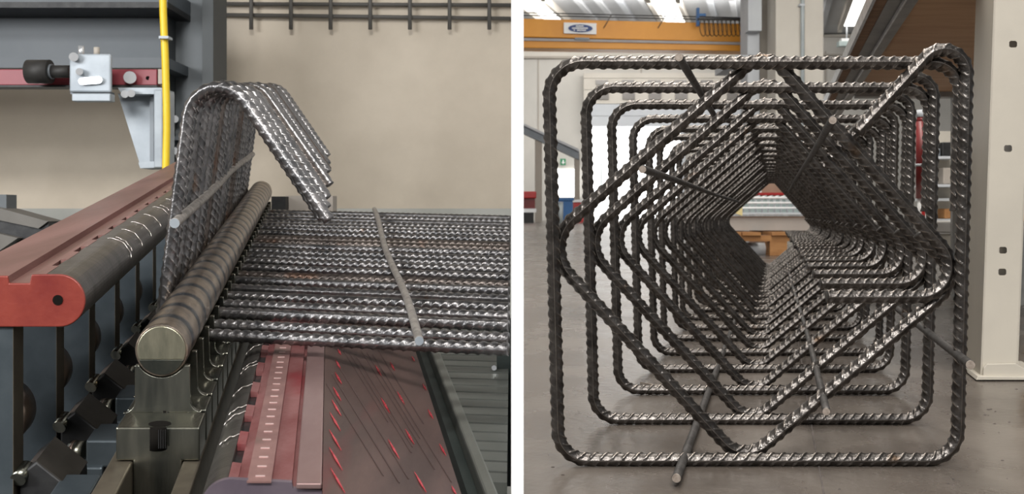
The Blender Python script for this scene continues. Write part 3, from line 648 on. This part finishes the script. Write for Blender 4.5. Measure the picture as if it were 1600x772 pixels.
prism('bracket', rect(104, 730, 160, 775), 0.895, 0.94, M['plate'], ad, None, 0.002)
WLad = WL[ad.name]
names = ['front', 'second', 'third', 'fourth', 'fifth', 'sixth', 'seventh']
ads = [ad] + [copy_tree(ad, LD * (0.122 * k)) for k in (-1, 1, 2, 3, 4)]
for o, nm in zip(ads, ['second', 'front', 'third', 'fourth', 'fifth', 'sixth']):
    tag(o, nm + ' black wedge adjuster with steel bolt below the clamp beam, from the front', 'adjuster', 'wedge adjusters in the dark gap')

# ribbed bending shaft
secs = []; att = []
PIT = 0.0425; d = 0.8; R0 = 42.0
secs.append((0.8, 39.5)); att.append(0.6); secs.append((0.802, 41.5)); att.append(0.9)
n = int((1.98 - 0.804) / (PIT / 12))
for i in range(n):
    dd = 0.804 + i * PIT / 12; ph = ((dd - 0.812) / PIT) % 1.0; q = abs(ph - 0.5)
    g = math.exp(-(q / 0.20) ** 2)
    secs.append((dd, R0 - 2.6 * g)); att.append(1 - g)
secs.append((1.982, 39)); att.append(0.5)
sf = empty('bending_shaft', W(252, 590, 0.8)); tag(sf, 'heat tinted ribbed steel bending shaft with round end face', 'shaft')
shaft('shaft_body', (252, 548), secs, M['shaft'], LD, sf, 56, att)
cut = 562.0; aa = math.degrees(math.asin((548 - cut) / 38.0))
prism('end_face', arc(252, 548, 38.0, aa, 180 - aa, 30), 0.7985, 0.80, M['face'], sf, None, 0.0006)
prism('end_face_reflection', arc(252, 548, 38.0, aa, -180 - aa, 24), 0.7988, 0.80, M['face_reflect'], sf, None, 0.0006)  # lower segment coloured darker in place of the cradle's reflection
# bearing blocks
bb_ = empty('bearing_block', W(247, 790, 0.765))
web = [(210, 572)] + arc(252, 548, 43, 214, 326, 16) + [(296, 572), (297, 628)] + arc(313, 628, 16, 180, 270, 6) + [(313, 648), (192, 648)] + arc(192, 628, 18, 270, 360, 6)
prism('web', web, 0.8012, 0.8065, M['bearing'], bb_, None, 0.0008, dref=0.80)
prism('block', [(181, 668), (312, 668), (312, 720), (284, 720), (284, 934), (208, 934), (208, 720), (181, 720)], 0.765, 0.80, M['bearing'], bb_, None, 0.0012)
scr = cyl('socket_screw', W(247, 668, 0.7645), W(247, 703, 0.7645), 12.5 / F * 0.765, M['hole'], bb_, 20)
for i in range(7):
    x = 237 + i * 3.4; fbox('knurl', x, 672, x + 1.2, 701, 0.7583 + 0.0008 * abs(i - 3) ** 1.4 * 0.6, 0.001, M['dark'], scr)
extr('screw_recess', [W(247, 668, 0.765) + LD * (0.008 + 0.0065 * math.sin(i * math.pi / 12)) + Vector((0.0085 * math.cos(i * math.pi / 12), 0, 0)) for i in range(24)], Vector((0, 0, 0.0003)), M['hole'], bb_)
nb = 27
ORD = ['', 'second', 'third', 'fourth', 'fifth', 'sixth', 'seventh', 'eighth', 'ninth', 'tenth', 'eleventh', 'twelfth', 'thirteenth', 'fourteenth', 'fifteenth', 'sixteenth', 'seventeenth', 'eighteenth', 'nineteenth', 'twentieth', 'twenty-first', 'twenty-second', 'twenty-third', 'twenty-fourth', 'twenty-fifth', 'twenty-sixth', 'rearmost']
for k in range(nb):
    o = bb_ if k == 0 else copy_tree(bb_, LD * (PIT * k))
    tag(o, 'large front bearing block with a black socket screw under the shaft end' if k == 0 else ORD[k] + ' steel bearing block from the front, under the ribbed shaft', 'bearing block', 'bearing blocks under the shaft')
for nm, x0_, x1_, lab in (('guide_rail', 170, 207, 'steel guide rail left of the front bearing block'), ('guide_rail', 285, 313, 'steel guide rail right of the front bearing block')):
    tag(prism(nm, rect(x0_, 722, x1_, 934), 0.60, 1.95, M['plate_edge'], None, None, 0.0015, dref=0.765), lab, 'rail')
tag(prism('machine_bed', [(-400, 900), (330, 900), (330, 1250), (-400, 1250)], 0.5, 2.05, M['dark'], dref=0.8), 'dark machine bed under the plates and bearing blocks', 'machine bed')

# rebar mesh being bent
LX = Vector((1.0, -0.189, -0.0242))
O0 = W(330, 524, 0.939)
def plane_uv(px, py):
    rx = (px - 800) / F; rz = (HY - py) / F
    u = (rx * O0.y - O0.x) / (1 - rx * LX.y); dd = O0.y + u * LX.y
    return (u, ZC + rz * dd - O0.z - u * LX.z)
ms = empty('rebar_mesh', W(420, 545, 0.95)); tag(ms, 'sheet of parallel ribbed steel bars bent up into a hook over the shaft', 'rebar mesh')
hook = [plane_uv(*p) for p in ((247, 524), (307, 55.7), (508, 349))]
for k in range(22):
    off = LD * (PIT * k) + Vector((rng.normal(0, 0.001), 0, rng.normal(0, 0.0008)))
    uend = (-0.003 - O0.x - off.x)
    pts = [(uend, 0.0), (hook[0][0], 0.0), hook[1], (hook[2][0] + rng.normal(0, 0.002), hook[2][1] + rng.normal(0, 0.002))]
    f2 = fillet(pts, [0.012, 53.5 / F * 0.92], 14)
    path = [O0 + off + LX * u + Vector((0, 0, v)) for u, v in f2]
    o = rebar('bar', path, 0.0057, M['silver_rust'] if k in (7, 13, 14) else M['silver'], ms, pitch=0.0096, h=0.0012, seg=28, phase=rng.uniform(0, 0.009), twist=rng.uniform(0, 6.28), step=0.0011)
def cross(px, py, dref, d0, d1, r):
    p = W(px, py, dref); path = []
    for i in range(31):
        t = i / 30; dd = d0 + (d1 - d0) * t
        path.append(p + LD * (dd - dref) + Vector((math.sin(t * 8.5) * 0.0022, 0, math.sin(t * 11) * 0.0008)))
    o = tube('cross_wire', path, r, M['wire_pale'], ms, 14, 0.004)
    cyl('cut_end', path[0] - LD * 0.0008, path[0] + LD * 0.001, r * 0.95, M['zinc'], o, 14)
cross(651, 521, 0.904, 0.878, 1.80, 0.0040)
cross(276, 346, 0.93, 0.918, 1.82, 0.0046)

# lower die
M['die_red'] = mat('worn_red_die', (0.24, 0.07, 0.07), (0.36, 0.16, 0.155), 30, 0.34, 0.55, 0.2, 150, stretch=(1, 0.5, 1), c3=(0.30, 0.03, 0.04), c3amt=0.03)
M['die_pink'] = mat('pinkish_bare_bar', (0.33, 0.21, 0.20), (0.42, 0.29, 0.28), 20, 0.32, 0.7, 0.1, stretch=(1, 0.4, 1))
M['brown'] = mat('brown_milled_face', (0.075, 0.047, 0.041), (0.14, 0.085, 0.073), 26, 0.45, 0.45, 0.3, 90, stretch=(1, 0.18, 0.6), c3=(0.15, 0.04, 0.04), c3amt=0.02)
M['red_cut'] = mat('bright_red_cut', (0.50, 0.02, 0.035), (0.72, 0.10, 0.12), 200, 0.25, 0.5)
M['die_end'] = mat('violet_end_steel', (0.20, 0.16, 0.20), (0.27, 0.22, 0.26), 20, 0.35, 0.7)
M['strip'] = mat('scale_strip', (0.30, 0.16, 0.15), (0.42, 0.24, 0.22), 40, 0.35, 0.6, c3=(0.20, 0.16, 0.13), c3amt=0.03)
ld = empty('lower_die', W(420, 900, 0.64)); tag(ld, 'worn red lower die with dark rounded nose in the foreground', 'die')
G0, G1 = 0.64, 1.9
prism('die_body', [(362, 752), (371, 752), (456, 753), (456, 762), (463, 762), (463, 758), (503, 758), (503, 900), (318, 900), (318, 800)] + arc(362, 800, 48, 180, 90, 12)[:-1] if False else
      [(356, 762), (371, 762), (371, 752), (456, 753), (456, 762), (463, 762), (463, 760), (503, 760), (503, 900), (316, 900), (316, 800)], G0 + 0.004, G1, M['die_red'], ld)
prism('end_plate', arc(362, 800, 51, 180, 90, 16) + [(378, 750), (456, 754), (458, 764), (503, 766), (503, 900), (311, 900)], G0, G0 + 0.004, M['die_end'], ld)
prism('nose_cover', [(310, 900)] + arc(362, 800, 52, 180, 97, 20) + [(356, 757)] + arc(362, 800, 44, 97, 180, 16) + [(318, 900)], G0 + 0.004, G1, M['nose'], ld)
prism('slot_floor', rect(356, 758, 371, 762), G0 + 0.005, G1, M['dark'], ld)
ring = [W(x, y, G0) for x, y in [(356, 749.5), (371, 751.5), (371, 762), (356, 762)]]
tooth = None; s = 0.004
base = None
while G0 + s < 1.5:
    if tooth is None:
        tooth = extr('tooth', [q + LD * s for q in ring], LD * 0.026, M['die_red'], ld); base = s
    else:
        c = tooth.copy(); C.objects.link(c); c.parent = ld; c.location = tooth.location + LD * (s - base)
    s += 0.06
M['mark'] = mat('bright_mark', (0.62, 0.46, 0.44), None, 50, 0.35, 0.4)
for dd, a0, a1 in ((0.86, 150, 95), (0.875, 140, 96), (0.93, 150, 95), (0.99, 145, 95), (1.0, 140, 100), (1.06, 150, 95), (0.81, 140, 96)):
    tube('wear_mark', [W(x, y, G0) + LD * (dd - 0.09 - G0 + 0.0015 * math.sin(i * 0.9)) for i, (x, y) in enumerate(arc(362, 800, 52.4, a0, a1, 16))], 0.00045, M['scratch'], ld, 6)
stp = prism('scale_strip', rect(386, 750.5, 424, 753), G0 - 0.002, G1, M['strip'], ld, dref=G0)
sl = None
for k in range(36):
    s = 0.006 + 0.0165 * k
    if sl is None: sl = extr('scale_mark', [W(x, y, G0) + LD * s for x, y in rect(398, 749.4, 413, 750.6)], LD * 0.0016, M['mark'], stp); base = s
    else:
        c = sl.copy(); C.objects.link(c); c.parent = stp; c.location = sl.location + LD * (s - base)
prism('edge_bar', rect(463, 752, 503, 762), G0 - 0.003, G1, M['die_pink'], ld, None, 0.001, dref=G0)
slope_a, slope_b = (504, 755), (742, 838)
sp = prism('sloped_face', [slope_a, slope_b, (742, 900), (504, 900)], G0 - 0.05, G1, M['brown'], ld, dref=G0)
def slope_pt(t, dd): return W(slope_a[0] + (slope_b[0] - slope_a[0]) * t, slope_a[1] + (slope_b[1] - slope_a[1]) * t - 0.6, G0) + LD * (dd - G0)
def streak(px, py, L):
    """red milling cut on the sloped face: position found where the pixel ray meets that plane"""
    a = slope_pt(0, G0); e1 = slope_pt(1, G0) - a; nrm = e1.cross(LD); o_ = Vector((0, 0, ZC))
    def hit(x, y):
        r = W(x, y, 1.0) - o_; return o_ + r * ((a - o_).dot(nrm) / r.dot(nrm))
    dx, dy = L * 0.50, L * 0.86
    w = 1.35
    pts = [(px, py), (px + dx * 0.5 + w, py + dy * 0.5 - w * 0.4), (px + dx, py + dy), (px + dx * 0.5 - w, py + dy * 0.5 + w * 0.4)]
    n_ = nrm.normalized(); n_ = n_ if n_.z > 0 else -n_
    extr('milling_cut', [hit(x, y) + n_ * 0.0002 for x, y in pts], n_ * 0.0005, M['red_cut'], sp)
for x, y, L in ((527, 545, 12), (524, 563, 16), (523, 582, 22), (520, 605, 26), (518, 625, 30), (515, 645, 34), (514, 672, 38), (514, 700, 42), (516, 732, 46),
                (586, 571, 20), (609, 566, 16), (595, 622, 28), (620, 612, 24), (606, 687, 36), (633, 671, 28), (647, 738, 38), (668, 640, 18), (686, 694, 22), (643, 557, 10), (660, 600, 12), (705, 760, 16)):
    streak(x, y, L)
M['groove'] = mat('dark_milled_line', (0.075, 0.047, 0.042), None, 30, 0.6, 0.3)
def line_on_slope(x0_, y0_, x1_, y1_, w):
    a = slope_pt(0, G0); e1 = slope_pt(1, G0) - a; nrm = e1.cross(LD); o_ = Vector((0, 0, ZC)); n_ = nrm.normalized(); n_ = n_ if n_.z > 0 else -n_
    def hit(x, y):
        r = W(x, y, 1.0) - o_; return o_ + r * ((a - o_).dot(nrm) / r.dot(nrm))
    extr('milled_line', [hit(x, y) for x, y in ((x0_ - w, y0_), (x0_ + w, y0_), (x1_ + w, y1_), (x1_ - w, y1_))], n_ * 0.00025, M['groove'], sp)
for i in range(16):
    xs = 510 + i * 9; yt = 548 + (i % 3) * 3 if i > 2 else 600 - i * 15
    ln = rng.uniform(110, 200); xe = xs + ln * 0.62; ye = yt + ln
    if ye < 790 and xe < 515 + 0.319 * (ye - 130) - 8: line_on_slope(xs, yt, xe, ye, rng.uniform(0.5, 1.1))

# slatted conveyor side at right of the die
M['conv'] = mat('grey_green_paint', (0.15, 0.16, 0.145), (0.20, 0.21, 0.19), 12, 0.45, 0.3, 0.05)
M['conv_edge'] = mat('grey_green_edge', (0.23, 0.24, 0.215), (0.28, 0.29, 0.265), 12, 0.4, 0.4)
M['dark_green'] = mat('dark_green_paint', (0.022, 0.032, 0.030), (0.04, 0.052, 0.048), 12, 0.5, 0.1)
cv = empty('slat_conveyor', W(740, 900, 0.8)); tag(cv, 'grey green slatted conveyor frame under the right end of the rebar mesh', 'conveyor')
prism('side_rail', [(758, 772), (778, 768), (778, 900), (758, 900)], 0.7, 1.9, M['conv_edge'], cv, None, 0.002, dref=0.8)
prism('side_plate', [(740, 800), (757, 800), (757, 1000), (740, 1000)], 0.68, 1.9, M['dark_green'], cv, dref=0.8)
s = 0.73
while s < 1.9:
    a = W(779, 775, 0.8) + LD * (s - 0.8); b = Vector((-0.004, a.y + 0.189 * a.x, a.z))
    if b.x > a.x + 0.01:
        w = 0.020
        ring = [a, a + LD * w, b + Vector((0, w, 0)), b + Vector((0, 0, 0))]
        ring[3] = Vector((b.x, b.y, a.z)); ring[2] = Vector((b.x, b.y + w, (a + LD * w).z))
        extr('slat', ring, Vector((0, 0, -0.012)), M['conv'] , cv)
    s += 0.0245
a0 = W(779, 800, 0.8)
extr('under_pan', [a0, a0 + LD * 1.1, Vector((-0.004, 1.9, (a0 + LD * 1.1).z)), Vector((-0.004, 0.75, a0.z))], Vector((0, 0, -0.01)), M['conv'], cv)
gp = prism('green_post', rect(776, 500, 798.4, 760), 1.15, 1.17, M['dark_green'], None, FD); tag(gp, 'dark green post beside the partition below the mesh', 'post')
for y in (575, 590): cyl('bolt', W(772 if y < 580 else 778, y, 1.15), W(772 if y < 580 else 778, y, 1.14), 0.003, M['bolt'], gp, 10)
